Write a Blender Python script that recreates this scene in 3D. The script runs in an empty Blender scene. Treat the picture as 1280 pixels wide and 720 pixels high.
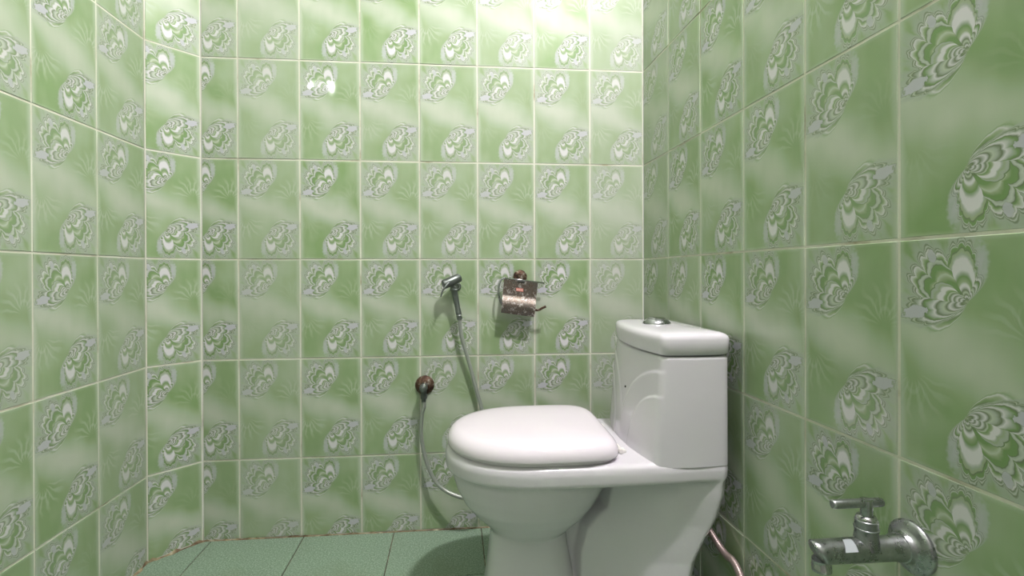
import bpy, bmesh, math, random
from mathutils import Vector, Matrix

S = bpy.context.scene
COL = S.collection

# ------------------------------------------------------------------ camera
YAW, ROLL, PITCH = 0.0875, 0.003, -0.0042
FPX, CYPX = 604.46, 344.63
CAMZ = 0.8807
cam_data = bpy.data.cameras.new('camera')
cam = bpy.data.objects.new('camera', cam_data)
COL.objects.link(cam)
cam_data.sensor_fit = 'HORIZONTAL'
cam_data.sensor_width = 36
cam_data.lens = FPX / 1280 * 36
cam_data.shift_y = (CYPX - 360) / 1280
cam_data.clip_start = 0.02
fwd = Vector((math.sin(YAW) * math.cos(PITCH), math.cos(YAW) * math.cos(PITCH), math.sin(PITCH)))
rgt = Vector((math.cos(YAW), -math.sin(YAW), 0))
upv = rgt.cross(fwd)
r2 = rgt * math.cos(ROLL) + upv * -math.sin(ROLL)
u2 = upv * math.cos(ROLL) + rgt * math.sin(ROLL)
M = Matrix((r2, u2, -fwd)).transposed().to_4x4()
M.translation = Vector((0, 0, CAMZ))
cam.matrix_world = M
S.camera = cam

# ------------------------------------------------------------------ world, lamps, exposure
world = bpy.data.worlds.new('world')
S.world = world
world.use_nodes = True
world.node_tree.nodes['Background'].inputs[0].default_value = (0.9, 0.95, 1.0, 1)
world.node_tree.nodes['Background'].inputs[1].default_value = 0.3
def bulb(name, loc, power, radius, color=(1, 1, 1)):
    d = bpy.data.lights.new(name, 'POINT')
    d.energy = power; d.shadow_soft_size = radius; d.color = color
    o = bpy.data.objects.new(name, d); COL.objects.link(o); o.location = loc
    return o
bulb('ceiling_bulb', (0.57, 0.42, 2.82), 142, 0.05, (1.0, 0.935, 0.985))
def tube_lamp(name, loc, power, roll):
    d = bpy.data.lights.new(name, 'AREA'); d.shape = 'RECTANGLE'; d.size = .006; d.size_y = .03
    d.energy = power; d.color = (.97, .95, 1.0)
    o = bpy.data.objects.new(name, d); COL.objects.link(o)
    aim = (Vector((0.0, 1.3, 1.0)) - Vector(loc)).normalized()
    o.rotation_mode = 'QUATERNION'
    o.rotation_quaternion = aim.to_track_quat('-Z', 'Y') @ Matrix.Rotation(roll, 3, 'Z').to_quaternion()
    o.location = loc
tube_lamp('wall_lamp_tube', (-0.80, 0.50, 1.945), .42, .75)
tube_lamp('wall_lamp_tube', (-0.875, 0.50, 1.96), .2, .75)
S.view_settings.view_transform = 'Standard'
S.view_settings.look = 'None'
S.view_settings.gamma = 1
S.view_settings.exposure = 0.42
S.view_settings.use_curve_mapping = False

# ------------------------------------------------------------------ helpers
def on_plane(px, py, y):
    """point of the room seen at photo position px, py on the plane at depth y"""
    d = r2 * ((px - 640) / FPX) + u2 * (-(py - CYPX) / FPX) + fwd
    t = y / d.y
    return Vector((d.x * t, y, CAMZ + d.z * t))
def on_xplane(px, py, x):
    d = r2 * ((px - 640) / FPX) + u2 * (-(py - CYPX) / FPX) + fwd
    t = x / d.x
    return Vector((x, d.y * t, CAMZ + d.z * t))

def link(name, me, mat=None, parent=None, smooth=False):
    o = bpy.data.objects.new(name, me); COL.objects.link(o)
    if mat and not me.materials: me.materials.append(mat)
    if parent is not None: o.parent = parent
    if smooth:
        for p in me.polygons: p.use_smooth = True
    return o
def mesh_of(bm, name):
    bmesh.ops.recalc_face_normals(bm, faces=bm.faces)
    me = bpy.data.meshes.new(name); bm.to_mesh(me); bm.free(); return me
def part(name, bm, mat, parent=None, smooth=True, sharp=None):
    me = mesh_of(bm, name)
    o = link(name, me, mat, parent, smooth)
    if sharp is not None: me.set_sharp_from_angle(angle=math.radians(sharp))
    return o
def empty(name, loc, label, cat, group=None):
    o = bpy.data.objects.new(name, None); COL.objects.link(o)
    o.location = loc; o.empty_display_size = 0.05
    o['label'] = label; o['category'] = cat
    if group: o['group'] = group
    return o
def keep(children, root):
    """children were modelled in room coordinates: hang them on the root without moving them"""
    for c in children:
        c.parent = root
        c.matrix_parent_inverse = Matrix.Translation(-Vector(root.location))

def add_box(bm, lo, hi, bevel=0, seg=2):
    r = bmesh.ops.create_cube(bm, size=1)
    vs = r['verts']
    for v in vs:
        v.co = Vector([lo[i] + (v.co[i] + .5) * (hi[i] - lo[i]) for i in range(3)])
    if bevel:
        es = list({e for v in vs for e in v.link_edges})
        bmesh.ops.bevel(bm, geom=es, offset=bevel, segments=seg, affect='EDGES', profile=.5)
def add_loft(bm, rings, cap=True):
    vr = [[bm.verts.new(p) for p in r] for r in rings]
    n = len(vr[0])
    for a, b in zip(vr, vr[1:]):
        for i in range(n):
            bm.faces.new((a[i], a[(i + 1) % n], b[(i + 1) % n], b[i]))
    if cap:
        bm.faces.new(list(reversed(vr[0]))); bm.faces.new(vr[-1])
    return vr
def frame(d):
    d = d.normalized()
    a = Vector((0, 0, 1)) if abs(d.z) < .9 else Vector((1, 0, 0))
    x = d.cross(a).normalized(); return x, d.cross(x).normalized()
def add_lathe(bm, base, axis, prof, n=32):
    """prof = (distance along the axis, radius)"""
    ax = axis.normalized(); x, y = frame(ax)
    add_loft(bm, [[base + ax * h + (x * math.cos(2 * math.pi * i / n) + y * math.sin(2 * math.pi * i / n)) * max(r, 1e-4)
                   for i in range(n)] for h, r in prof])
def spline(pts, k=8):
    pts = [Vector(p) for p in pts]; out = []
    P = [pts[0] * 2 - pts[1]] + pts + [pts[-1] * 2 - pts[-2]]
    for i in range(1, len(P) - 2):
        a, b, c, d = P[i - 1:i + 3]
        for j in range(k):
            t = j / k
            out.append(.5 * ((2 * b) + (c - a) * t + (2 * a - 5 * b + 4 * c - d) * t * t + (3 * b - a - 3 * c + d) * t ** 3))
    out.append(pts[-1]); return out
def add_tube(bm, pts, rad, n=12, ribs=None):
    T = [(pts[min(i + 1, len(pts) - 1)] - pts[max(i - 1, 0)]).normalized() for i in range(len(pts))]
    x, _ = frame(T[0]); rings = []
    for i, (p, t) in enumerate(zip(pts, T)):
        x = (x - t * x.dot(t)).normalized(); y = t.cross(x)
        r = rad(i / (len(pts) - 1)) if callable(rad) else rad
        if ribs: r *= ribs[i % len(ribs)]
        rings.append([p + (x * math.cos(2 * math.pi * k / n) + y * math.sin(2 * math.pi * k / n)) * r for k in range(n)])
    add_loft(bm, rings)
def resample(pts, step):
    out = [pts[0]]; acc = 0
    for a, b in zip(pts, pts[1:]):
        L = (b - a).length; s = step - acc
        while s < L:
            out.append(a.lerp(b, s / L)); s += step
        acc = L - (s - step)
    return out

# ------------------------------------------------------------------ node expressions
class N:
    nt = None
    def __init__(s, a): s.a = a
def _in(node, i, v):
    if isinstance(v, N): N.nt.links.new(v.a, node.inputs[i])
    else: node.inputs[i].default_value = v
OPS = dict(ADD='ADD', SUB='SUBTRACT', MUL='MULTIPLY', DIV='DIVIDE', SIN='SINE', COS='COSINE', ATAN2='ARCTAN2', SQRT='SQRT',
           POW='POWER', MIN='MINIMUM', MAX='MAXIMUM', ABS='ABSOLUTE', LT='LESS_THAN')
def op(name, *v):
    n = N.nt.nodes.new('ShaderNodeMath'); n.operation = OPS[name]
    for i, x in enumerate(v): _in(n, i, x)
    return N(n.outputs[0])
for _n, _o in (('add', 'ADD'), ('sub', 'SUB'), ('mul', 'MUL'), ('truediv', 'DIV')):
    setattr(N, f'__{_n}__', lambda s, b, o=_o: op(o, s, b))
    setattr(N, f'__r{_n}__', lambda s, b, o=_o: op(o, b, s))
def smooth(x, a, b):
    n = N.nt.nodes.new('ShaderNodeMapRange'); n.interpolation_type = 'SMOOTHSTEP'
    if a < b:
        _in(n, 0, x); n.inputs[1].default_value = a; n.inputs[2].default_value = b
    else:
        _in(n, 0, x); n.inputs[1].default_value = b; n.inputs[2].default_value = a
        n.inputs[3].default_value = 1; n.inputs[4].default_value = 0
    return N(n.outputs[0])
def vec(x, y, z=0.0):
    c = N.nt.nodes.new('ShaderNodeCombineXYZ')
    for i, q in enumerate((x, y, z)): _in(c, i, q)
    return N(c.outputs[0])
def noise(x, y, sc, off=0.0, det=2, rough=.5):
    n = N.nt.nodes.new('ShaderNodeTexNoise')
    _in(n, 'Vector', vec(x, y, off)); n.inputs['Scale'].default_value = sc
    n.inputs['Detail'].default_value = det; n.inputs['Roughness'].default_value = rough
    return N(n.outputs[0])
def _c(v): return v if isinstance(v, N) else (v[0], v[1], v[2], 1)
def mixc(a, b, f):
    n = N.nt.nodes.new('ShaderNodeMix'); n.data_type = 'RGBA'
    _in(n, 0, f); _in(n, 6, _c(a)); _in(n, 7, _c(b))
    return N(n.outputs[2])
def ramp(f, stops):
    n = N.nt.nodes.new('ShaderNodeValToRGB'); r = n.color_ramp
    while len(r.elements) < len(stops): r.elements.new(1)
    for e, (p, c) in zip(r.elements, stops): e.position = p; e.color = (*c, 1)
    _in(n, 0, f)
    return N(n.outputs[0])
def attr(name, kind='OBJECT', out='Fac'):
    n = N.nt.nodes.new('ShaderNodeAttribute'); n.attribute_type = kind; n.attribute_name = name
    return N(n.outputs[out])
def coords(which):
    n = N.nt.nodes.new('ShaderNodeTexCoord'); s = N.nt.nodes.new('ShaderNodeSeparateXYZ')
    N.nt.links.new(n.outputs[which], s.inputs[0]); return [N(o) for o in s.outputs], N(n.outputs[which])
def new_mat(name, **kw):
    m = bpy.data.materials.new(name); m.use_nodes = True; N.nt = m.node_tree
    b = m.node_tree.nodes['Principled BSDF']
    for k, v in kw.items():
        _in(b, k, _c(v) if isinstance(v, tuple) else v)
    return m, b
def bump(b, h, strength, dist):
    n = N.nt.nodes.new('ShaderNodeBump'); n.inputs['Strength'].default_value = strength
    n.inputs['Distance'].default_value = dist; _in(n, 'Height', h)
    N.nt.links.new(n.outputs[0], b.inputs['Normal'])
def noise3(sc, det=3, rough=.55):
    t = N.nt.nodes.new('ShaderNodeTexCoord'); n = N.nt.nodes.new('ShaderNodeTexNoise')
    N.nt.links.new(t.outputs['Object'], n.inputs['Vector']); n.inputs['Scale'].default_value = sc
    n.inputs['Detail'].default_value = det; n.inputs['Roughness'].default_value = rough
    return N(n.outputs[0])


# ------------------------------------------------------------------ printed decor of the wall tiles
def lin(r,g,b):
    f=lambda c:(c/255/12.92 if c<10.3 else ((c/255+.055)/1.055)**2.4)
    return (f(r),f(g),f(b))
WHT=lin(208,206,211); LIL=lin(182,182,193); GRY=lin(160,168,157); GRN=lin(112,142,90); DRK=lin(104,118,90); MID=lin(150,163,134); FRL=lin(184,190,182); LGT=lin(180,188,172)
def pattern(u,v,tone,var,bgn):
    # the print is point symmetric: the lower half is the upper half turned by 180 degrees
    low=op('LT',v,.5)
    U=u+low*(1-2*u); V=v+low*(1-2*v)
    x=(U-.505)*.93; y=(V-.735)*1.665*.87
    # --- ground colour: cloudy green fading to pale in the middle and at the edges
    cl=noise(u,v*1.6,1.6,bgn*3,2)
    cl2=noise(u,v*.4,5.0,bgn*2+4,2)
    w=(v-.5)+(u-.5)*.28+(noise(u,v*1.6,2.3,bgn*5+2,1)-.5)*.18
    pale=smooth(op('ABS',w),.24,.0)*.72
    pale=op('MAX',pale,smooth(U,.07,.0)*.6)
    pale=op('MAX',pale,smooth(U,.92,1.0)*.6)
    pale=op('MAX',pale,smooth(V,.975,1.0)*.3)
    pale=pale+(cl-.5)*1.1+(cl2-.5)*.35+.12
    t=op('MIN',op('MAX',pale,0.0),1.0)
    col=mixc(lin(124,150,102),lin(181,189,173),t)
    # --- faint fan on the side away from the flower
    fx=x-.36; fy=y+.20
    fr=op('SQRT',fx*fx+fy*fy); fa=op('ATAN2',fx,fy)
    fw=fa+(noise(u,v*1.6,7.0,9,1)-.5)*.35
    st=op('SIN',fw*17+op('SIN',fr*26)*.6)
    st=smooth(st,-.1,1.0)
    fm=smooth(fr,.03,.10)*smooth(fr,.36,.20)*smooth(op('ABS',fa),1.75,1.2)
    col=mixc(col,LGT,st*fm*(var*.36+.04))
    loop=op('SIN',fr/op('MAX',op('COS',fa*1.5),.12)*62)
    lm=smooth(op('ABS',fa),.9,.6)*smooth(fr,.24,.12)*smooth(fr,.02,.08)
    col=mixc(col,LGT,smooth(loop,.1,1.0)*lm*var*.35)
    # --- flower
    r0=op('SQRT',x*x+y*y)
    wa=smooth(r0,.05,.30)*.024
    xw=x+(noise(U,V*1.665,16,2,2)-.5)*wa*1.6; yw=y+(noise(U,V*1.665,16,5,2)-.5)*wa*1.6
    r=op('SQRT',xw*xw+yw*yw)
    X=xw*-.7071+yw*.7071; Y=xw*-.7071-yw*.7071
    th=op('ATAN2',Y,X)+(r0-.2)*.5
    def petal(a,L,c,n,am,sh=0.,n2=0,am2=0.,p=1.):
        ph=th-(a-135)*.0174533
        cs=op('MAX',op('COS',op('MIN',op('MAX',ph*c,-1.5707),1.5707)),.0002)
        if p!=1.: cs=op('POW',cs,p)
        f=r/(cs*L)
        g=f*(1+(.75-op('SQRT',op('ABS',op('SIN',ph*n+sh))))*am*smooth(f,.30,.72))
        if n2: g=g*(1+(.75-op('SQRT',op('ABS',op('SIN',ph*n2+sh))))*am2*smooth(g,.70,.97))
        return g
    f1=petal(101,.360,2.35,4.1,.20,1.571,19.,.13,.5)
    f2=petal(151,.450,2.1,4.4,.26,0.,17.,.14,.5)
    f4=petal(196,.42,2.5,7,.26,0,24,.16)
    f5=petal(214,.34,2.7,5,.25,.8)
    f6=petal(66,.19,2.6,6,.15,0)
    f3=petal(168,.250,2.0,5,.10,.6,0,0.,.7)
    R1=[(0,MID),(.06,DRK),(.09,WHT),(.12,DRK),(.16,LGT),(.20,DRK),(.26,WHT),(.29,WHT),(.33,MID),(.42,GRN),(.47,GRY),(.52,WHT),(.68,WHT),(.73,GRY),(.78,MID),(.80,MID),(.815,DRK),(.85,GRN),(.88,GRN),(.90,FRL),(.92,DRK),(.955,FRL),(.97,DRK),(1,GRY)]
    R2=[(0,MID),(.08,DRK),(.12,LGT),(.16,DRK),(.25,GRN),(.40,GRN),(.48,MID),(.52,LGT),(.55,MID),(.60,GRN),(.665,GRN),(.68,DRK),(.695,GRY),(.74,FRL),(.77,GRY),(.785,DRK),(.81,GRN),(.84,MID),(.87,FRL),(.90,WHT),(.92,DRK),(.95,FRL),(.97,DRK),(1,GRY)]
    R3=[(0,LGT),(.10,DRK),(.16,WHT),(.21,DRK),(.26,WHT),(.30,GRY),(.34,DRK),(.38,WHT),(.42,GRY),(.45,DRK),(.50,LGT),(.54,GRN),(.60,MID),(.64,WHT),(.76,WHT),(.80,GRY),(.84,MID),(.90,GRY),(.95,GRY),(.975,DRK),(1,GRN)]
    R4=[(0,MID),(.10,DRK),(.15,WHT),(.20,DRK),(.28,WHT),(.33,DRK),(.38,LGT),(.44,GRY),(.50,DRK),(.55,WHT),(.62,GRY),(.68,GRN),(.73,DRK),(.78,WHT),(.84,GRY),(.90,DRK),(.93,LGT),(.97,DRK),(1,GRY)]
    R5=[(0,MID),(.12,DRK),(.20,LGT),(.28,DRK),(.36,WHT),(.42,GRY),(.50,DRK),(.60,GRN),(.72,MID),(.80,WHT),(.88,GRN),(1,MID)]
    fl=ramp(f1,R1); m=f1
    for f,R in ((f2,R2),(f4,R4),(f6,R4)):
        fl=mixc(fl,ramp(f,R),op('LT',f,m)); m=op('MIN',m,f)
    fl=mixc(fl,ramp(f3,R3),op('LT',f3,1.0)*op('LT',f3*.8,f1)*op('LT',f3*.75,f4))
    fl=mixc(fl,DRK,smooth(op('ABS',f1-f2),.04,.0)*smooth(r0,.02,.08)*.5)
    # soft lower leaves
    col=mixc(col,ramp(f5,R5),smooth(f5,1.02,.80)*smooth(f5,.0,.15)*.85)
    halo=smooth(m,1.32,1.0)
    col=mixc(col,GRY,halo*.8)
    col=mixc(col,fl,smooth(m,1.02,.985))
    # lilac patches between the petals
    def patch(cx,cy,ax,ay,rot,soft,c,a):
        nonlocal col
        import math
        dx=xw-cx; dy=yw-cy; ca,sa=math.cos(rot),math.sin(rot)
        d=op('SQRT',((dx*ca+dy*sa)/ax)*((dx*ca+dy*sa)/ax)+((dy*ca-dx*sa)/ay)*((dy*ca-dx*sa)/ay))
        d=d*(1+(noise(U,V*1.665,30,8,1)-.5)*.9)
        if soft<.5: col=mixc(col,DRK,smooth(d,1.22,1.12)*a*.45)
        col=mixc(col,c,smooth(d,1.0+soft,1.0-soft*.6)*a)
    patch(-.355,-.085,.082,.042,.12,.1,LIL,.95)
    patch(-.235,.275,.024,.042,.3,.15,LIL,.85)
    patch(.085,.235,.030,.080,0,.7,LIL,.6)
    # faded prints: pull everything towards the pale ground
    gm=mixc(col,lin(168,177,160),(1-tone)*.62)
    return gm

# ------------------------------------------------------------------ materials
def make_tile_material():
    m, b = new_mat('glazed_tile', Roughness=.36)
    b.inputs['Coat Weight'].default_value = .7; b.inputs['Coat Roughness'].default_value = .065
    b.inputs['Specular IOR Level'].default_value = .2
    (u, v, _), _v = coords('UV')
    c = pattern(u, v, attr('tone'), attr('fan'), attr('seed'))
    _in(b, 'Base Color', c)
    seed = attr('seed')
    h = noise(u, v * 1.66, 2.2, seed * 9, 0) + noise(u, v * 1.66, 20.0, seed * 5, 1) * .006
    bump(b, h, 1.0, .0011)
    N.nt.links.new(b.inputs['Normal'].links[0].from_socket, b.inputs['Coat Normal'])
    return m
TILE = make_tile_material()
GROUT, b = new_mat('grout', Roughness=.75)
n = noise3(9, 4)
_in(b, 'Base Color', ramp(n, [(.30, lin(160, 152, 130)), (.42, lin(198, 197, 182)), (.7, lin(214, 214, 204))]))
bump(b, noise3(160, 3), .5, .001)
FGROUT, b = new_mat('dirty_floor_grout', Roughness=.85)
_in(b, 'Base Color', ramp(noise3(22, 4), [(.35, lin(52, 46, 34)), (.55, lin(92, 84, 64)), (.7, lin(150, 140, 118))]))
SKIRT, b = new_mat('flaking_sealant', Roughness=.8)
_in(b, 'Base Color', ramp(noise3(30, 4), [(.35, lin(90, 66, 46)), (.55, lin(150, 136, 108)), (.7, lin(204, 200, 180))]))
bump(b, noise3(90, 3), .8, .002)
FTILE, b = new_mat('matt_green_floor_tile', Roughness=.62)
sp = noise3(210, 3, .75); bl = noise3(3.5, 3)
fc = ramp(sp, [(.30, lin(88, 108, 90)), (.5, lin(120, 143, 122)), (.68, lin(158, 174, 158))])
fc = mixc(fc, lin(104, 118, 88), smooth(bl, .52, .72) * .35)
_in(b, 'Base Color', fc); bump(b, sp, .25, .0006)
PORC, b = new_mat('white_porcelain', Roughness=.09)
_in(b, 'Base Color', ramp(noise3(2.2, 3), [(.3, lin(204, 202, 207)), (.7, lin(214, 211, 217))]))
b.inputs['Specular IOR Level'].default_value = .5
PLAS, b = new_mat('white_seat_plastic', Roughness=.13)
b.inputs['Base Color'].default_value = (*lin(226, 219, 227), 1)
SHADE, b = new_mat('hinge_plastic', Roughness=.3)
b.inputs['Base Color'].default_value = (*lin(222, 220, 214), 1)
CHROME, b = new_mat('chrome', Metallic=1.0, Roughness=.16)
_in(b, 'Base Color', ramp(noise3(40, 3), [(.3, (.33, .34, .34)), (.7, (.62, .63, .63))]))
DULL, b = new_mat('dull_scaled_chrome', Metallic=1.0)
nz = noise3(55, 5, .7)
_in(b, 'Base Color', ramp(nz, [(.3, (.27, .285, .29)), (.55, (.38, .395, .40)), (.75, (.52, .54, .55))]))
_in(b, 'Roughness', smooth(nz, .3, .8) * .2 + .24); bump(b, nz, .2, .0003)
GUN, b = new_mat('dull_grey_plated_plastic', Metallic=.75, Roughness=.36)
b.inputs['Base Color'].default_value = (.155, .175, .165, 1)
HOSE, b = new_mat('grey_hose', Metallic=.35, Roughness=.34)
b.inputs['Base Color'].default_value = (*lin(150, 156, 148), 1)
BRAID, b = new_mat('pinkish_braided_metal', Metallic=.6, Roughness=.4)
b.inputs['Base Color'].default_value = (*lin(168, 150, 146), 1)
RUST, b = new_mat('rust_stained_metal', Metallic=.55)
nz = noise3(70, 4, .65)
_in(b, 'Base Color', ramp(nz, [(.32, (.02, .014, .011)), (.48, (.09, .045, .028)), (.58, (.13, .09, .06)), (.70, (.36, .34, .30))]))
_in(b, 'Roughness', smooth(nz, .7, .4) * .4 + .3)
PLATE, b = new_mat('tarnished_steel_sheet', Metallic=.85)
nz = noise3(75, 5, .75); (ox, oy, oz), _o = coords('Object')
_in(b, 'Base Color', ramp(nz + smooth(ox, -.03, .06) * .05, [(.36, (.06, .056, .048)), (.47, (.15, .14, .122)), (.56, (.09, .062, .043)), (.66, (.40, .39, .37))]))
_in(b, 'Roughness', smooth(nz, .3, .7) * .2 + .38); bump(b, nz, .2, .0008)
REDS, b = new_mat('faded_red_label', Roughness=.6)
b.inputs['Base Color'].default_value = (*lin(196, 120, 112), 1)
PINKW, b = new_mat('pale_label_print', Roughness=.6)
b.inputs['Base Color'].default_value = (*lin(226, 190, 180), 1)
WLAB, b = new_mat('white_sticker', Roughness=.35)
b.inputs['Base Color'].default_value = (*lin(215, 222, 226), 1)
DARK, b = new_mat('dark_mark', Roughness=.7)
b.inputs['Base Color'].default_value = (*lin(40, 40, 36), 1)
PLASTER, b = new_mat('painted_plaster', Roughness=.7)
b.inputs['Base Color'].default_value = (*lin(158, 156, 152), 1)

# ------------------------------------------------------------------ room: walls of grout carrying real tiles
TW, TH, JO, TT = 0.198, 0.333, 0.0042, 0.0055
ZA = 0.9307
ZLINES = [ZA + k * TH for k in range(-2, 7)]          # joints above the cut bottom row
CEIL = ZLINES[-1] + .012
def left_x(y): return -0.9852 + 0.0298 * (1.6 - y)
def right_x(y): return 0.6169 + 0.0362 * (1.7 - y)
YB = 1.6764
YF = -0.62
A_L = Vector((left_x(YF), YF)); A_LC = Vector((left_x(1.5658), 1.5658)); A_CB = Vector((-0.8787, YB))
A_BR = Vector((right_x(YB), YB)); A_RF = Vector((right_x(YF), YF))

tile_meshes = {}
def tile_mesh(w, h, u0, u1, v0, v1):
    key = tuple(round(q, 3) for q in (w, h, u0, u1, v0, v1))
    if key in tile_meshes: return tile_meshes[key]
    bv = .0011
    x0, x1, z0, z1 = -w / 2, w / 2, -h / 2, h / 2
    def ring(i, y): return [(x0 + i, y, z0 + i), (x1 - i, y, z0 + i), (x1 - i, y, z1 - i), (x0 + i, y, z1 - i)]
    vs = ring(bv, 0) + ring(.0003, bv * .8) + ring(0, TT)
    fs = [(0, 1, 2, 3)] + [(a, a + 4, (a + 1) % 4 + 4, (a + 1) % 4) for a in range(4)] + \
         [(a + 4, a + 8, (a + 1) % 4 + 8, (a + 1) % 4 + 4) for a in range(4)] + [(11, 10, 9, 8)]
    me = bpy.data.meshes.new('tile'); me.from_pydata(vs, [], fs)
    uv = me.uv_layers.new(name='UVMap')
    for l in me.loops:
        c = me.vertices[l.vertex_index].co
        uv.data[l.index].uv = (u0 + (c.x - x0) / w * (u1 - u0), v0 + (c.z - z0) / h * (v1 - v0))
    me.materials.append(TILE); tile_meshes[key] = me
    return me
rnd = random.Random(7)
def wall(name, a, b, edges, tones):
    """a to b runs left to right for somebody facing the wall; edges = distances of the joints from a;
    each entry (s0, s1, u0, u1)"""
    d = (b - a).normalized(); n = Vector((d.y, -d.x))       # n points into the room
    L = (b - a).length
    bm = bmesh.new(); g = .0013
    q = [a - n * g - d * .0, b - n * g, b - n * .1, a - n * .1]
    lo = [bm.verts.new((p.x, p.y, 0)) for p in q]; hi = [bm.verts.new((p.x, p.y, CEIL)) for p in q]
    bm.faces.new(lo); bm.faces.new(hi)
    for i in range(4): bm.faces.new((lo[i], lo[(i + 1) % 4], hi[(i + 1) % 4], hi[i]))
    w = part(name, bm, GROUT, smooth=False); w['kind'] = 'structure'
    rows = [(0.002, ZLINES[0], 1 - ZLINES[0] / TH, 1)] + [(z, z + TH, 0, 1) for z in ZLINES[:-1]]
    rot = math.atan2(d.y, d.x)
    for ci, (s0, s1, u0, u1) in enumerate(edges):
        for ri, (z0, z1, v0, v1) in enumerate(rows):
            tw, th = s1 - s0 - JO, z1 - z0 - JO
            if tw < .01: continue
            o = bpy.data.objects.new('tile', tile_mesh(tw, th, u0, u1, v0, v1)); COL.objects.link(o); o.parent = w
            p = a + d * ((s0 + s1) / 2) + n * (rnd.uniform(0, .0004))
            o.location = (p.x, p.y, (z0 + z1) / 2)
            tl = TILT.get((name, ci, ri))
            ex, ez = tl if tl is not None else (rnd.gauss(0, .0022), rnd.gauss(0, .0022))
            o.rotation_euler = (ex, 0, rot + ez)
            t = tones[ci % len(tones)]
            o['tone'] = max(.15, min(1, t + rnd.uniform(-.18, .18)))
            o['fan'] = rnd.choice((0.15, 0.6, 1.0, 1.0)); o['seed'] = rnd.random()
    return w
TILT = {('wall_back', 2, 4): (0.0, 0.0)}

be = [(0, -0.7633 + 0.8787, 1 - (.8787 - .7633) / TW, 1)] + [(-0.7633 + .8787 + i * TW, -0.7633 + .8787 + (i + 1) * TW, 0, 1) for i in range(6)]
LB = (A_BR - A_CB).length
be.append((be[-1][1], LB - .001, 0, (LB - be[-1][1]) / TW))
wall('wall_back', A_CB, A_BR, be, [.8, .4, .95, .75, .6, .62, .8, .2])
LC = (A_CB - A_LC).length
wall('wall_corner', A_LC, A_CB, [(.001, LC - .001, 1 - LC / TW, 1)], [.95])
LL = (A_LC - A_L).length
le = []; s = LL
while s > 0:
    le.append((max(0, s - TW), s, 0 if s - TW > 0 else 1 - s / TW, 1)); s -= TW
wall('wall_left', A_L, A_LC, le, [.6, .75, .7, .8, .6])
LR = (A_RF - A_BR).length
s0 = .2; re = [(0.001, s0, .05, 1)]
while s0 < LR:
    s1 = min(s0 + TW, LR); re.append((s0, s1, 0, (s1 - s0) / TW)); s0 += TW
wall('wall_right', A_BR, A_RF, re, [.6, .75, .95, .75, .85, .9])

# floor: mortar bed with 30 cm tiles square to the side walls
bm = bmesh.new(); add_box(bm, (-1.1, YF - .1, -.08), (.85, YB + .1, -.0028))
fl = part('floor', bm, FGROUT, smooth=False); fl['kind'] = 'structure'
fdir = Vector((0.033, -1)).normalized(); fx = Vector((-fdir.y, fdir.x))
FW = 0.2969; fo = Vector((-0.8539, YB))
def inside(p):
    e = [(A_L, A_LC), (A_LC, A_CB), (A_CB, A_BR), (A_BR, A_RF), (A_RF, A_L)]
    return e
for i in range(-1, 6):
    for j in range(0, 9):
        g = .0016
        c0 = fo + fx * (i * FW) + fdir * (j * FW - (0.02 if j else .0))
        pts = []
        x0, x1, y0, y1 = i * FW + g, (i + 1) * FW - g, j * FW - .01 + g, (j + 1) * FW - .01 - g
        poly = [fo + fx * x + fdir * y for x, y in ((x0, y0), (x1, y0), (x1, y1), (x0, y1))]
        for pa, pb in inside(None):                         # cut the tile at the walls
            d = (pb - pa).normalized(); nn = Vector((d.y, -d.x)); out = []
            for k in range(len(poly)):
                p, q = poly[k], poly[(k + 1) % len(poly)]
                dp, dq = (p - pa).dot(nn) - .003, (q - pa).dot(nn) - .003
                if dp >= 0: out.append(p)
                if dp * dq < 0: out.append(p + (q - p) * (dp / (dp - dq)))
            poly = out
            if len(poly) < 3: break
        if len(poly) < 3: continue
        area = abs(sum(poly[k].x * poly[(k + 1) % len(poly)].y - poly[(k + 1) % len(poly)].x * poly[k].y for k in range(len(poly)))) / 2
        if area < .0006: continue
        cen = sum(poly, Vector((0, 0))) / len(poly)
        bm = bmesh.new()
        top = [bm.verts.new((*(p - cen), 0)) for p in poly]
        f = bm.faces.new(top)
        r = bmesh.ops.extrude_face_region(bm, geom=[f])
        for v in [e for e in r['geom'] if isinstance(e, bmesh.types.BMVert)]: v.co.z = -.0028
        bmesh.ops.bevel(bm, geom=[e for e in bm.edges if all(abs(v.co.z) < 1e-6 for v in e.verts)], offset=.001, segments=1, affect='EDGES')
        o = part('floor_tile', bm, FTILE, fl, smooth=False); o.location = (cen.x, cen.y, 0)
# crumbling sealant along the foot of the walls
for nm, a, b_ in (('trim_1', A_LC, A_CB), ('trim_2', A_CB, A_BR), ('trim_3', A_BR, A_RF), ('trim_4', A_L, A_LC)):
    d = (b_ - a).normalized(); n = Vector((d.y, -d.x)); L = (b_ - a).length; k = int(L / .012)
    bm = bmesh.new(); rings = []
    for i in range(k + 1):
        p = a + d * (L * i / k) ; k3 = .35 if nm == 'trim_2' else 1; w1 = .0025 + rnd.random() ** 3 * .009 * k3; h1 = .0025 + rnd.random() ** 3 * .009 * k3
        q = p + n * w1; e = p + n * .0008
        rings.append([(e.x, e.y, .0002), (q.x, q.y, .0002), ((e.x + q.x) / 2, (e.y + q.y) / 2, h1 * .6), (e.x, e.y, h1)])
    add_loft(bm, rings)
    o = part(nm, bm, SKIRT, smooth=False); o['kind'] = 'structure'

bm = bmesh.new(); add_box(bm, (-1.1, YF - .1, CEIL), (.85, YB + .1, CEIL + .1))
o = part('ceiling', bm, PLASTER, smooth=False); o['kind'] = 'structure'
bm = bmesh.new(); add_box(bm, (-1.1, YF - .1, 0), (.85, YF, CEIL))
o = part('wall_front', bm, PLASTER, smooth=False); o['kind'] = 'structure'

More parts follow.
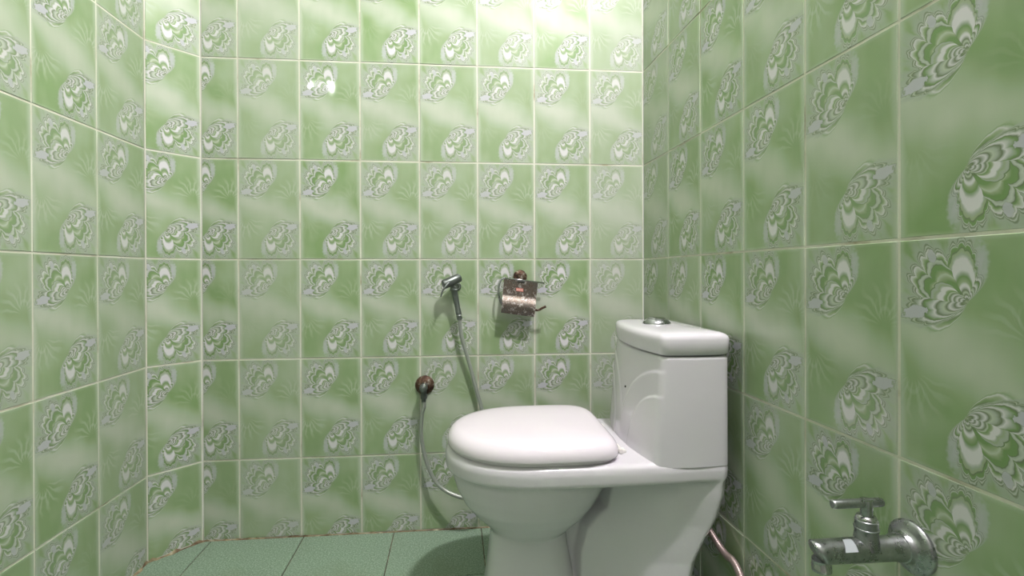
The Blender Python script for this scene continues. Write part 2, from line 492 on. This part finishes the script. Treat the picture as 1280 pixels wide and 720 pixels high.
# ------------------------------------------------------------------ toilet
YC = 1.245
def sup(t, n): c, s = math.cos(t), math.sin(t); return (abs(c) ** (2 / n)) * (1 if c >= 0 else -1), (abs(s) ** (2 / n)) * (1 if s >= 0 else -1)
def oval(x0, xm, x1, hy, nf, nb, z, num=64):
    r = []
    for i in range(num):
        t = 2 * math.pi * i / num
        n = nf if math.cos(t) < 0 else nb
        c, s = sup(t, n)
        r.append((xm + c * (xm - x0 if c < 0 else x1 - xm), YC + s * hy, z))
    return r
toilet = empty('toilet', (.27, YC, 0), 'white one-piece porcelain toilet with closed lid standing against the green tiled walls', 'toilet')
bm = bmesh.new()
# bowl rim running back into the deck under the cistern
def deck(o, z):
    pts = []
    for i in range(41):
        t = math.pi / 2 + math.pi * i / 40
        c, s = sup(t, 2.15); pts.append((.175 + c * (.237 - o), YC + s * (.186 - o), z))
    pts += [(.30, YC - .186 + o, z), (.45, YC - .184 + o, z), (.585 - o, YC - .181 + o, z), (.60 - o, YC - .165 + o, z),
            (.60 - o, YC + .165 - o, z), (.585 - o, YC + .181 - o, z), (.45, YC + .184 - o, z), (.30, YC + .186 - o, z)]
    return pts
add_loft(bm, [deck(.022, .395), deck(.004, .398), deck(0, .404), deck(-.001, .428), deck(.002, .440), deck(.012, .447)])
# bowl hull
add_loft(bm, [oval(.06, .15, .235, .094, 2.3, 2.6, .18), oval(.052, .15, .238, .097, 2.3, 2.6, .235), oval(.035, .15, .266, .118, 2.2, 2.4, .258),
              oval(.004, .15, .298, .139, 2.1, 2.3, .285), oval(-.018, .15, .318, .156, 2.1, 2.3, .312),
              oval(-.035, .16, .334, .167, 2.1, 2.4, .345), oval(-.045, .17, .344, .175, 2.1, 2.6, .378), oval(-.048, .17, .348, .178, 2.1, 2.8, .41)])
# foot
add_loft(bm, [oval(.020, .15, .30, .118, 3.2, 3.2, .0), oval(.026, .15, .29, .114, 3.2, 3.2, .03), oval(.040, .15, .262, .103, 3.2, 3.0, .12),
              oval(.050, .15, .246, .097, 3.0, 3.0, .20), oval(.056, .15, .238, .094, 3.0, 3.0, .27)])
# skirt that widens towards the wall
def wedge(xs, hs, x1, h1, z):
    pts = [(.20, .028), (xs - .012, .034), (xs, hs), (xs + (x1 - xs) * .35, hs + (h1 - hs) * .38), (x1 - .11, hs + (h1 - hs) * .72), (x1 - .02, h1), (x1, h1 - .02)]
    return [(x, YC - h, z) for x, h in pts] + [(x, YC + h, z) for x, h in reversed(pts)]
add_loft(bm, [wedge(.27, .075, .515, .140, .0), wedge(.27, .072, .52, .140, .08), wedge(.275, .070, .540, .146, .19), wedge(.29, .072, .563, .156, .25),
              wedge(.315, .076, .578, .163, .285), wedge(.338, .084, .585, .168, .305), wedge(.345, .092, .596, .178, .36), wedge(.345, .096, .599, .1815, .41)])
body = part('bowl', bm, PORC)
m = body.modifiers.new('fuse', 'REMESH'); m.mode = 'VOXEL'; m.voxel_size = .0036; m.use_smooth_shade = True
m = body.modifiers.new('soften', 'SMOOTH'); m.factor = .5; m.iterations = 7
m = body.modifiers.new('thin', 'DECIMATE'); m.ratio = .5

# cistern, its front face pressed with pairs of arches
def cistern_ring(z, xf, hy, o=0, bulge=.026, arch=None):
    rf, rr = .014, .022; pts = []
    x0, x1, y0, y1 = xf + o, .60 - o, YC - hy + o, YC + hy - o
    def arc(cx, cy, r, a0, a1, k=7):
        for i in range(k):
            a = math.radians(a0 + (a1 - a0) * i / (k - 1)); pts.append([cx + r * math.cos(a), cy + r * math.sin(a)])
    arc(x0 + rf, y0 + rf, rf, 180, 270)
    for i in range(1, 8): pts.append([x0 + rf + (x1 - rr - x0 - rf) * i / 8, y0 - .0035 * math.sin(math.pi * i / 8)])
    arc(x1 - rr, y0 + rr, rr, 270, 360)
    for i in range(1, 4): pts.append([x1, y0 + rr + (y1 - y0 - 2 * rr) * i / 4])
    arc(x1 - rr, y1 - rr, rr, 0, 90)
    for i in range(1, 8): pts.append([x1 - rr + (x0 + rf - x1 + rr) * i / 8, y1])
    arc(x0 + rf, y1 - rf, rf, 90, 180)
    K = 110
    for i in range(1, K): pts.append([x0, y1 - rf + (y0 - y1 + 2 * rf) * i / K])
    out = []
    for x, y in pts:
        q = (y - YC) / hy; w = max(0, 1 - ((x - x0) / .06)) if x < x0 + .06 else 0
        x -= bulge * max(0, 1 - q * q) * w
        if arch and w > .3:
            a = abs(y - YC); ey = hy - a; h = 0
            for (sy, sz, zc) in ((.196, .218, .44), (.132, .160, .44)):
                e = math.sqrt((ey / sy) ** 2 + ((z - zc) / sz) ** 2)
                k = max(0, min(1, (1.0 - e) / .035)); h += .0021 * k * k * (3 - 2 * k) * (1 - .75 * max(0, min(1, (.97 - e) / .30)))
            x -= h * w
        out.append((x, y, z))
    return out
bm = bmesh.new(); rings = []
NZ = 90
for i in range(NZ + 1):
    t = i / NZ; z = .437 + (.6885 - .437) * t
    o = .003 * max(0, (t - .985) / .015)
    rings.append(cistern_ring(z, .419 + .022 * t, .181 - .001 * t, o, arch=True))
add_loft(bm, rings)
tank = part('cistern', bm, PORC, sharp=50)
bm = bmesh.new()
prof = [(.6915, .005), (.693, .001), (.697, -.002), (.728, -.003), (.735, -.001), (.7395, .004), (.7425, .012), (.745, .03), (.7475, .06)]
add_loft(bm, [cistern_ring(z, .440, .180, o) for z, o in prof])
lid = part('cistern_lid', bm, PORC, sharp=60)
# the lid seat lies in the dark joint
b0 = Vector((.497, 1.252, .7462))
bm = bmesh.new(); add_lathe(bm, b0, Vector((0, 0, 1)), [(-.002, .0355), (.003, .036), (.006, .034), (.012, .027), (.0135, .0245)], 40)
btn_r = part('flush_button_ring', bm, DULL, sharp=40)
bm = bmesh.new(); add_lathe(bm, b0 + Vector((0, 0, .012)), Vector((0, 0, 1)), [(0, .0235), (.003, .0235), (.0045, .021), (.0052, .012), (.0054, .0005)], 40)
btn = part('flush_button', bm, CHROME, sharp=40)
# seat and lid
def lidring(o, z): return oval(-.057 + o, .160, .354 - o, .184 - o, 2.12, 5.5, z, 96)
bm = bmesh.new(); add_loft(bm, [lidring(.012, .4465), lidring(.009, .448), lidring(.009, .4535), lidring(.012, .4545)])
seat = part('seat', bm, PLAS, sharp=50)
bm = bmesh.new()
add_loft(bm, [lidring(.004, .4552), lidring(.0006, .4567), lidring(0, .460), lidring(.0005, .470), lidring(.004, .479), lidring(.012, .4885), lidring(.022, .4940), lidring(.036, .4962),
              lidring(.06, .4985), lidring(.09, .5000), lidring(.13, .5010), lidring(.17, .5014)])
slid = part('seat_lid', bm, PLAS, sharp=60)
hs = []
for sgn in (-1, 1):
    bm = bmesh.new(); add_lathe(bm, Vector((.361, YC + sgn * .095 - .02, .4535)), Vector((0, 1, 0)), [(0, .005), (.001, .006), (.039, .006), (.040, .005)], 20)
    add_box(bm, (.352, YC + sgn * .095 - .012, .446), (.376, YC + sgn * .095 + .012, .453), .002)
    hs.append(part('hinge', bm, SHADE, sharp=40))
bm = bmesh.new(); add_lathe(bm, (on_xplane(782, 483, .405)), Vector((-1, 0, .05)), [(0, .0028), (.0022, .0025), (.0026, .0005)], 10)
chip = part('chip_mark', bm, DARK, sharp=40); chip['label'] = 'small dark spot on the front of the cistern'
keep([body, tank, lid, btn_r, btn, seat, slid, chip] + hs, toilet)

# ------------------------------------------------------------------ braided supply hose behind the toilet
bm = bmesh.new()
pts = resample(spline([(.605, 1.36, .22), (.600, 1.24, .245), on_plane(903, 688, 1.13), on_plane(916, 701, 1.09), on_plane(925, 718, 1.06), on_plane(931, 738, 1.04), (.632, 1.02, .10), (.645, 1.015, .07)], 12), .0016)
add_tube(bm, pts, .0088, 14, ribs=[1.0, 1.0, .88])
o = part('supply_hose', bm, BRAID); o['label'] = 'pinkish ribbed metal hose curving down between the toilet and the right wall'; o['category'] = 'hose'

# ------------------------------------------------------------------ wall valve
va = on_plane(531, 481, YB)
valve = empty('angle_valve', va, 'rust-stained wall valve with round flange feeding the grey hose', 'valve')
bm = bmesh.new(); add_lathe(bm, va, Vector((0, -1, 0)), [(0, .0325), (.003, .0325), (.007, .030), (.012, .024), (.015, .018), (.016, .010)], 40)
p1 = part('flange', bm, RUST, sharp=50)
bm = bmesh.new(); add_lathe(bm, va + Vector((0, -.014, 0)), Vector((0, -1, 0)), [(0, .0115), (.026, .0115), (.030, .0135), (.040, .0135), (.042, .011)], 24)
p2 = part('body', bm, GUN, sharp=40)
vb = va + Vector((0, -.034, -.004))
bm = bmesh.new(); add_lathe(bm, vb, Vector((0, 0, -1)), [(0, .010), (.020, .010), (.021, .012), (.034, .012), (.035, .009), (.045, .008)], 6)
p3 = part('outlet_nut', bm, GUN, smooth=False)
bm = bmesh.new(); add_lathe(bm, va + Vector((0, -.055, 0)), Vector((0, -1, 0)), [(0, .008), (.004, .0105), (.012, .0105), (.014, .008)], 12)
p4 = part('stem_cap', bm, GUN, sharp=40)
keep([p1, p2, p3, p4], valve)

# ------------------------------------------------------------------ hand sprayer and its hose
sa = on_plane(567, 354, YB)
brk = empty('sprayer_bracket', sa, 'small dark wall hook holding the bidet sprayer', 'bracket')
bm = bmesh.new(); add_lathe(bm, on_plane(571, 358, YB), Vector((0, -1, 0)), [(0, .015), (.005, .015), (.008, .011), (.022, .009), (.023, .006)], 24)
p1 = part('wall_plate', bm, GUN, sharp=40)
c = on_plane(569, 362, YB - .036); bm = bmesh.new()
add_tube(bm, [c + Vector((math.cos(a) * .0165, math.sin(a) * .0165, 0)) for a in [math.radians(60 + i * 12) for i in range(21)]][:21], .0028, 8)
p2 = part('hook_ring', bm, GUN)
keep([p1, p2], brk)
ys = YB - .038
spr = empty('hand_sprayer', on_plane(569, 370, ys), 'dull chrome bidet hand sprayer hanging on the back wall left of the paper holder', 'sprayer')
ha, hb = on_plane(554, 356, ys - .018), on_plane(576, 346.5, ys + .004)
bm = bmesh.new(); ax = hb - ha; L = ax.length
add_lathe(bm, ha, ax, [(0, .0125), (.001, .0148), (.005, .0158), (L * .5, .0160), (L - .006, .0154), (L - .002, .013), (L, .008)], 32)
p1 = part('head', bm, GUN, sharp=45)
bm = bmesh.new(); add_lathe(bm, ha - ax.normalized() * .0016, ax, [(0, .0095), (.001, .0102), (.003, .0102)], 24)
p2 = part('nozzle', bm, GUN, sharp=40)
h0, h1 = on_plane(566, 354, ys), on_plane(573.5, 393, ys + .006)
bm = bmesh.new(); ax = h1 - h0; L = ax.length
add_lathe(bm, h0, ax, [(0, .0118), (.02, .0118), (L * .45, .0102), (L * .8, .0086), (L * .82, .0096), (L, .0098)], 24)
p3 = part('handle', bm, GUN, sharp=45)
bm = bmesh.new(); n1 = h1 + ax.normalized() * .018
add_lathe(bm, h1, ax, [(0, .0082), (.003, .0098), (.016, .0098), (.018, .008)], 10)
p4 = part('hose_nut', bm, GUN, smooth=False)
bm = bmesh.new()
tr = spline([on_plane(562, 352, ys - .022), on_plane(557, 358, ys - .034), on_plane(553, 364, ys - .038), on_plane(551, 371, ys - .040)], 5)
add_tube(bm, tr, lambda t: .0034 - .0012 * t, 10)
p5 = part('trigger', bm, GUN)
keep([p1, p2, p3, p4, p5], spr)
hp = [n1 - ax.normalized() * .006, n1, on_plane(577, 420, YB - .03), on_plane(587, 456, YB - .022), on_plane(596, 489, YB - .02), on_plane(603, 515, YB - .025),
      on_plane(612, 560, YB - .04), on_plane(612, 600, YB - .06), on_plane(596, 622, YB - .07), on_plane(571, 620, YB - .06), on_plane(548, 606, YB - .045), on_plane(534, 580, YB - .034),
      on_plane(526.5, 545, YB - .028), on_plane(527.5, 518, YB - .030), Vector((vb.x, vb.y, vb.z - .064)), Vector((vb.x, vb.y, vb.z - .0455))]
bm = bmesh.new(); add_tube(bm, spline(hp, 12), .0066, 14)
o = part('shower_hose', bm, HOSE); o['label'] = 'smooth grey hose looping from the wall valve behind the toilet up to the hand sprayer'; o['category'] = 'hose'

# ------------------------------------------------------------------ paper holder
pa = on_plane(650, 346, YB)
ph = empty('paper_holder', pa, 'tarnished metal toilet paper holder tilted on the back wall, holding no roll', 'paper holder')
bm = bmesh.new(); add_lathe(bm, pa, Vector((0, -1, 0)), [(0, .024), (.003, .024), (.007, .021), (.009, .012), (.030, .009)], 36)
fp = part('flange', bm, RUST, sharp=50)
K = .002705
def L_(px, py, y): return Vector(((px - 650) * K, -y, -(py - 346) * K))
def Q(px, py, y):     # photo position -> holder position (metres) at depth y from the wall
    p = on_plane(px, py, YB - y); return p
bm = bmesh.new(); add_tube(bm, [Q(629, 347.5, .036), Q(650, 350, .036), Q(680.5, 354, .036)], .0030, 10)
p2 = part('top_rod', bm, CHROME)
bm = bmesh.new(); add_tube(bm, spline([Q(631, 347.5, .036), Q(626, 350, .038), Q(623.5, 357, .040), Q(623.5, 370, .042), Q(627, 380, .044)], 6), .0036, 10)
p3 = part('side_arm', bm, DULL)
bm = bmesh.new(); add_tube(bm, spline([Q(627, 380, .044), Q(645, 383.5, .044), Q(665, 387, .044), Q(673, 387.5, .046), Q(678, 385, .050), Q(682.5, 383, .052)], 6), .0042, 10)
p4 = part('roll_bar', bm, RUST)
# sheet: flat down from the rod, then bellied outwards
tl, trr = Q(630, 348.5, .041), Q(672.5, 353.5, .041)
bl, br = Q(626, 390.5, .041), Q(667, 396, .041)
prf = [(0, .0), (.10, .0005), (.42, .001), (.50, .003), (.56, .008), (.64, .0125), (.72, .0155), (.80, .0165), (.88, .0155), (.94, .0135), (1.0, .010)]
bm = bmesh.new(); g1 = []
for side in (0, .0012):
    rows = []
    for t, dep in prf:
        rows.append([bm.verts.new(tl.lerp(trr, s / 10).lerp(bl.lerp(br, s / 10), t) + Vector((0, -dep - side, 0))) for s in range(11)])
    g1.append(rows)
R = len(prf)
for k in (0, 1):
    for i in range(R - 1):
        for j in range(10): bm.faces.new((g1[k][i][j], g1[k][i][j + 1], g1[k][i + 1][j + 1], g1[k][i + 1][j]))
for i in range(R - 1):
    for j in (0, 10): bm.faces.new((g1[0][i][j], g1[1][i][j], g1[1][i + 1][j], g1[0][i + 1][j]))
for j in range(10):
    for i in (0, R - 1): bm.faces.new((g1[0][i][j], g1[0][i][j + 1], g1[1][i][j + 1], g1[1][i][j]))
p5 = part('cover_plate', bm, PLATE, sharp=50)
def plaque(bm, cx, cy, w, h, dep, th=.0006, sl=.12):
    a = [Q(cx + sx * w / 2, cy + sy * h / 2 + sx * w / 2 * sl, .0425 + dep) for sx, sy in ((-1, -1), (1, -1), (1, 1), (-1, 1))]
    add_loft(bm, [a, [p + Vector((0, -th, 0)) for p in a]])
bm = bmesh.new(); plaque(bm, 649.6, 362.2, 9.0, 4.0, .0008)
p6 = part('red_label', bm, REDS, smooth=False); p6['label'] = 'small faded red maker label on the cover plate'
bm = bmesh.new()
for k in range(5): plaque(bm, 646.4 + k * 1.6, 361.9 + k * .19, 1.0, 1.6, .0015, .0002)
p6b = part('label_lettering', bm, PINKW, smooth=False)
bm = bmesh.new(); plaque(bm, 651.3, 350.8, 9, 2.2, .0012, .002)
p7 = part('clip', bm, CHROME, smooth=False)
bm = bmesh.new(); plaque(bm, 651.3, 352.9, 9, 1.9, .0008, .0006)
p8 = part('slot', bm, DARK, smooth=False); p8['label'] = 'dark slot under the clip'
keep([fp, p2, p3, p4, p5, p6, p7, p8], ph)
p6b.parent = p6

# ------------------------------------------------------------------ water tap on the right wall
TX = right_x(.66) ; TY = .662
tz = CAMZ - (689 - CYPX) / FPX * .715
tap = empty('water_tap', (TX, TY, tz), 'dull chrome bib tap with T-bar handle on the right wall beside the toilet', 'tap')
o0 = Vector((TX, TY, tz)); xm = Vector((-1, 0, 0))
bm = bmesh.new(); add_lathe(bm, o0, xm, [(-.001, .0375), (.002, .0385), (.005, .0380), (.008, .034), (.010, .0285), (.012, .024), (.016, .0215), (.021, .0205), (.0225, .017)], 56)
p1 = part('flange', bm, DULL, sharp=50)
R0 = .0172
TIP = on_xplane(1014, 690, 1).x
def tapx(px):        # x of a photo column on the tap's own axis
    k = (px - 640) / FPX; cy, sy = math.cos(YAW), math.sin(YAW)
    return TY * (k * cy + sy) / (cy - k * sy)
x_tip, x_bon, x_end = tapx(1013), tapx(1083), TX
bm = bmesh.new(); L = x_end - x_tip
NB = 40; rings = []
for i in range(9):
    t = i / 8
    off = [0, .004, .010, L * .3, L * .5, L * .7, L - .034, L - .030, L - .012][i]
    rad = [R0 * .86, R0 * .99, R0 * .97, R0 * .99, R0 * 1.02, R0 * 1.02, R0 * 1.02, R0 * 1.1, R0 * 1.1][i]
    ring = []
    for k in range(NB):
        a = 2 * math.pi * k / NB
        y, z = math.cos(a) * rad, math.sin(a) * rad
        x = x_tip + off + max(0, (-z / R0 + 1)) * .009 * (1 if i < 3 else 0) * (1 - .15 * i)
        ring.append((x, TY + y, tz + z))
    rings.append(ring)
add_loft(bm, rings)
p2 = part('spout', bm, DULL, sharp=50)
bm = bmesh.new(); s0 = Vector((x_tip + .016, TY, tz - .010)); ax = Vector((-.0, 0, -1)) + Vector((.10, 0, 0))
add_lathe(bm, s0, ax, [(0, .0122), (.008, .0122), (.009, .0132), (.0165, .0132), (.0175, .0115), (.0176, .009), (.013, .0088)], 32)
p3 = part('aerator', bm, CHROME, sharp=45)
xb = Vector((x_bon, TY, tz))
bm = bmesh.new()
add_lathe(bm, xb, Vector((0, 0, 1)), [(.004, .0185), (.014, .0165), (.022, .0152), (.030, .0148), (.0305, .0160), (.0325, .0162), (.033, .0150), (.044, .0148), (.0445, .0135), (.046, .012)], 40)
p4 = part('bonnet', bm, DULL, sharp=45)
bm = bmesh.new()
add_lathe(bm, xb + Vector((0, 0, .044)), Vector((0, 0, 1)), [(0, .0135), (.003, .0138), (.006, .012), (.007, .0083), (.030, .0083)], 32)
p5 = part('stem', bm, CHROME, sharp=45)
hz = CAMZ - (631 - CYPX) / FPX * .715
hx0, hx1 = tapx(1040), tapx(1103)
bm = bmesh.new()
add_lathe(bm, Vector((hx0, TY, hz)), Vector((1, 0, 0)), [(0, .0052), (.0012, .0062), (.003, .0065), (hx1 - hx0 - .003, .0065), (hx1 - hx0 - .001, .0058), (hx1 - hx0, .0045)], 28)
p6 = part('handle', bm, DULL, sharp=45)
# paper sticker curved over the spout
bm = bmesh.new(); va_ = []
for i in range(2):
    x = tapx(1046 + i * 16)
    va_.append([bm.verts.new((x + (k * .0009 if i == 0 else 0), TY + math.cos(a) * (R0 * 1.02 + .0004), tz + math.sin(a) * (R0 * 1.02 + .0004))) for k, a in enumerate([math.radians(-130 + q) for q in range(0, 0)] + [math.radians(d) for d in (158, 150, 142, 134, 126, 118, 110, 103, 96)])])
for k in range(8): bm.faces.new((va_[0][k], va_[1][k], va_[1][k + 1], va_[0][k + 1]))
r = bmesh.ops.solidify(bm, geom=bm.faces[:], thickness=-.0003)
p7 = part('sticker', bm, WLAB); p7['label'] = 'small white paper sticker on top of the spout'
keep([p1, p2, p3, p4, p5, p6, p7], tap)
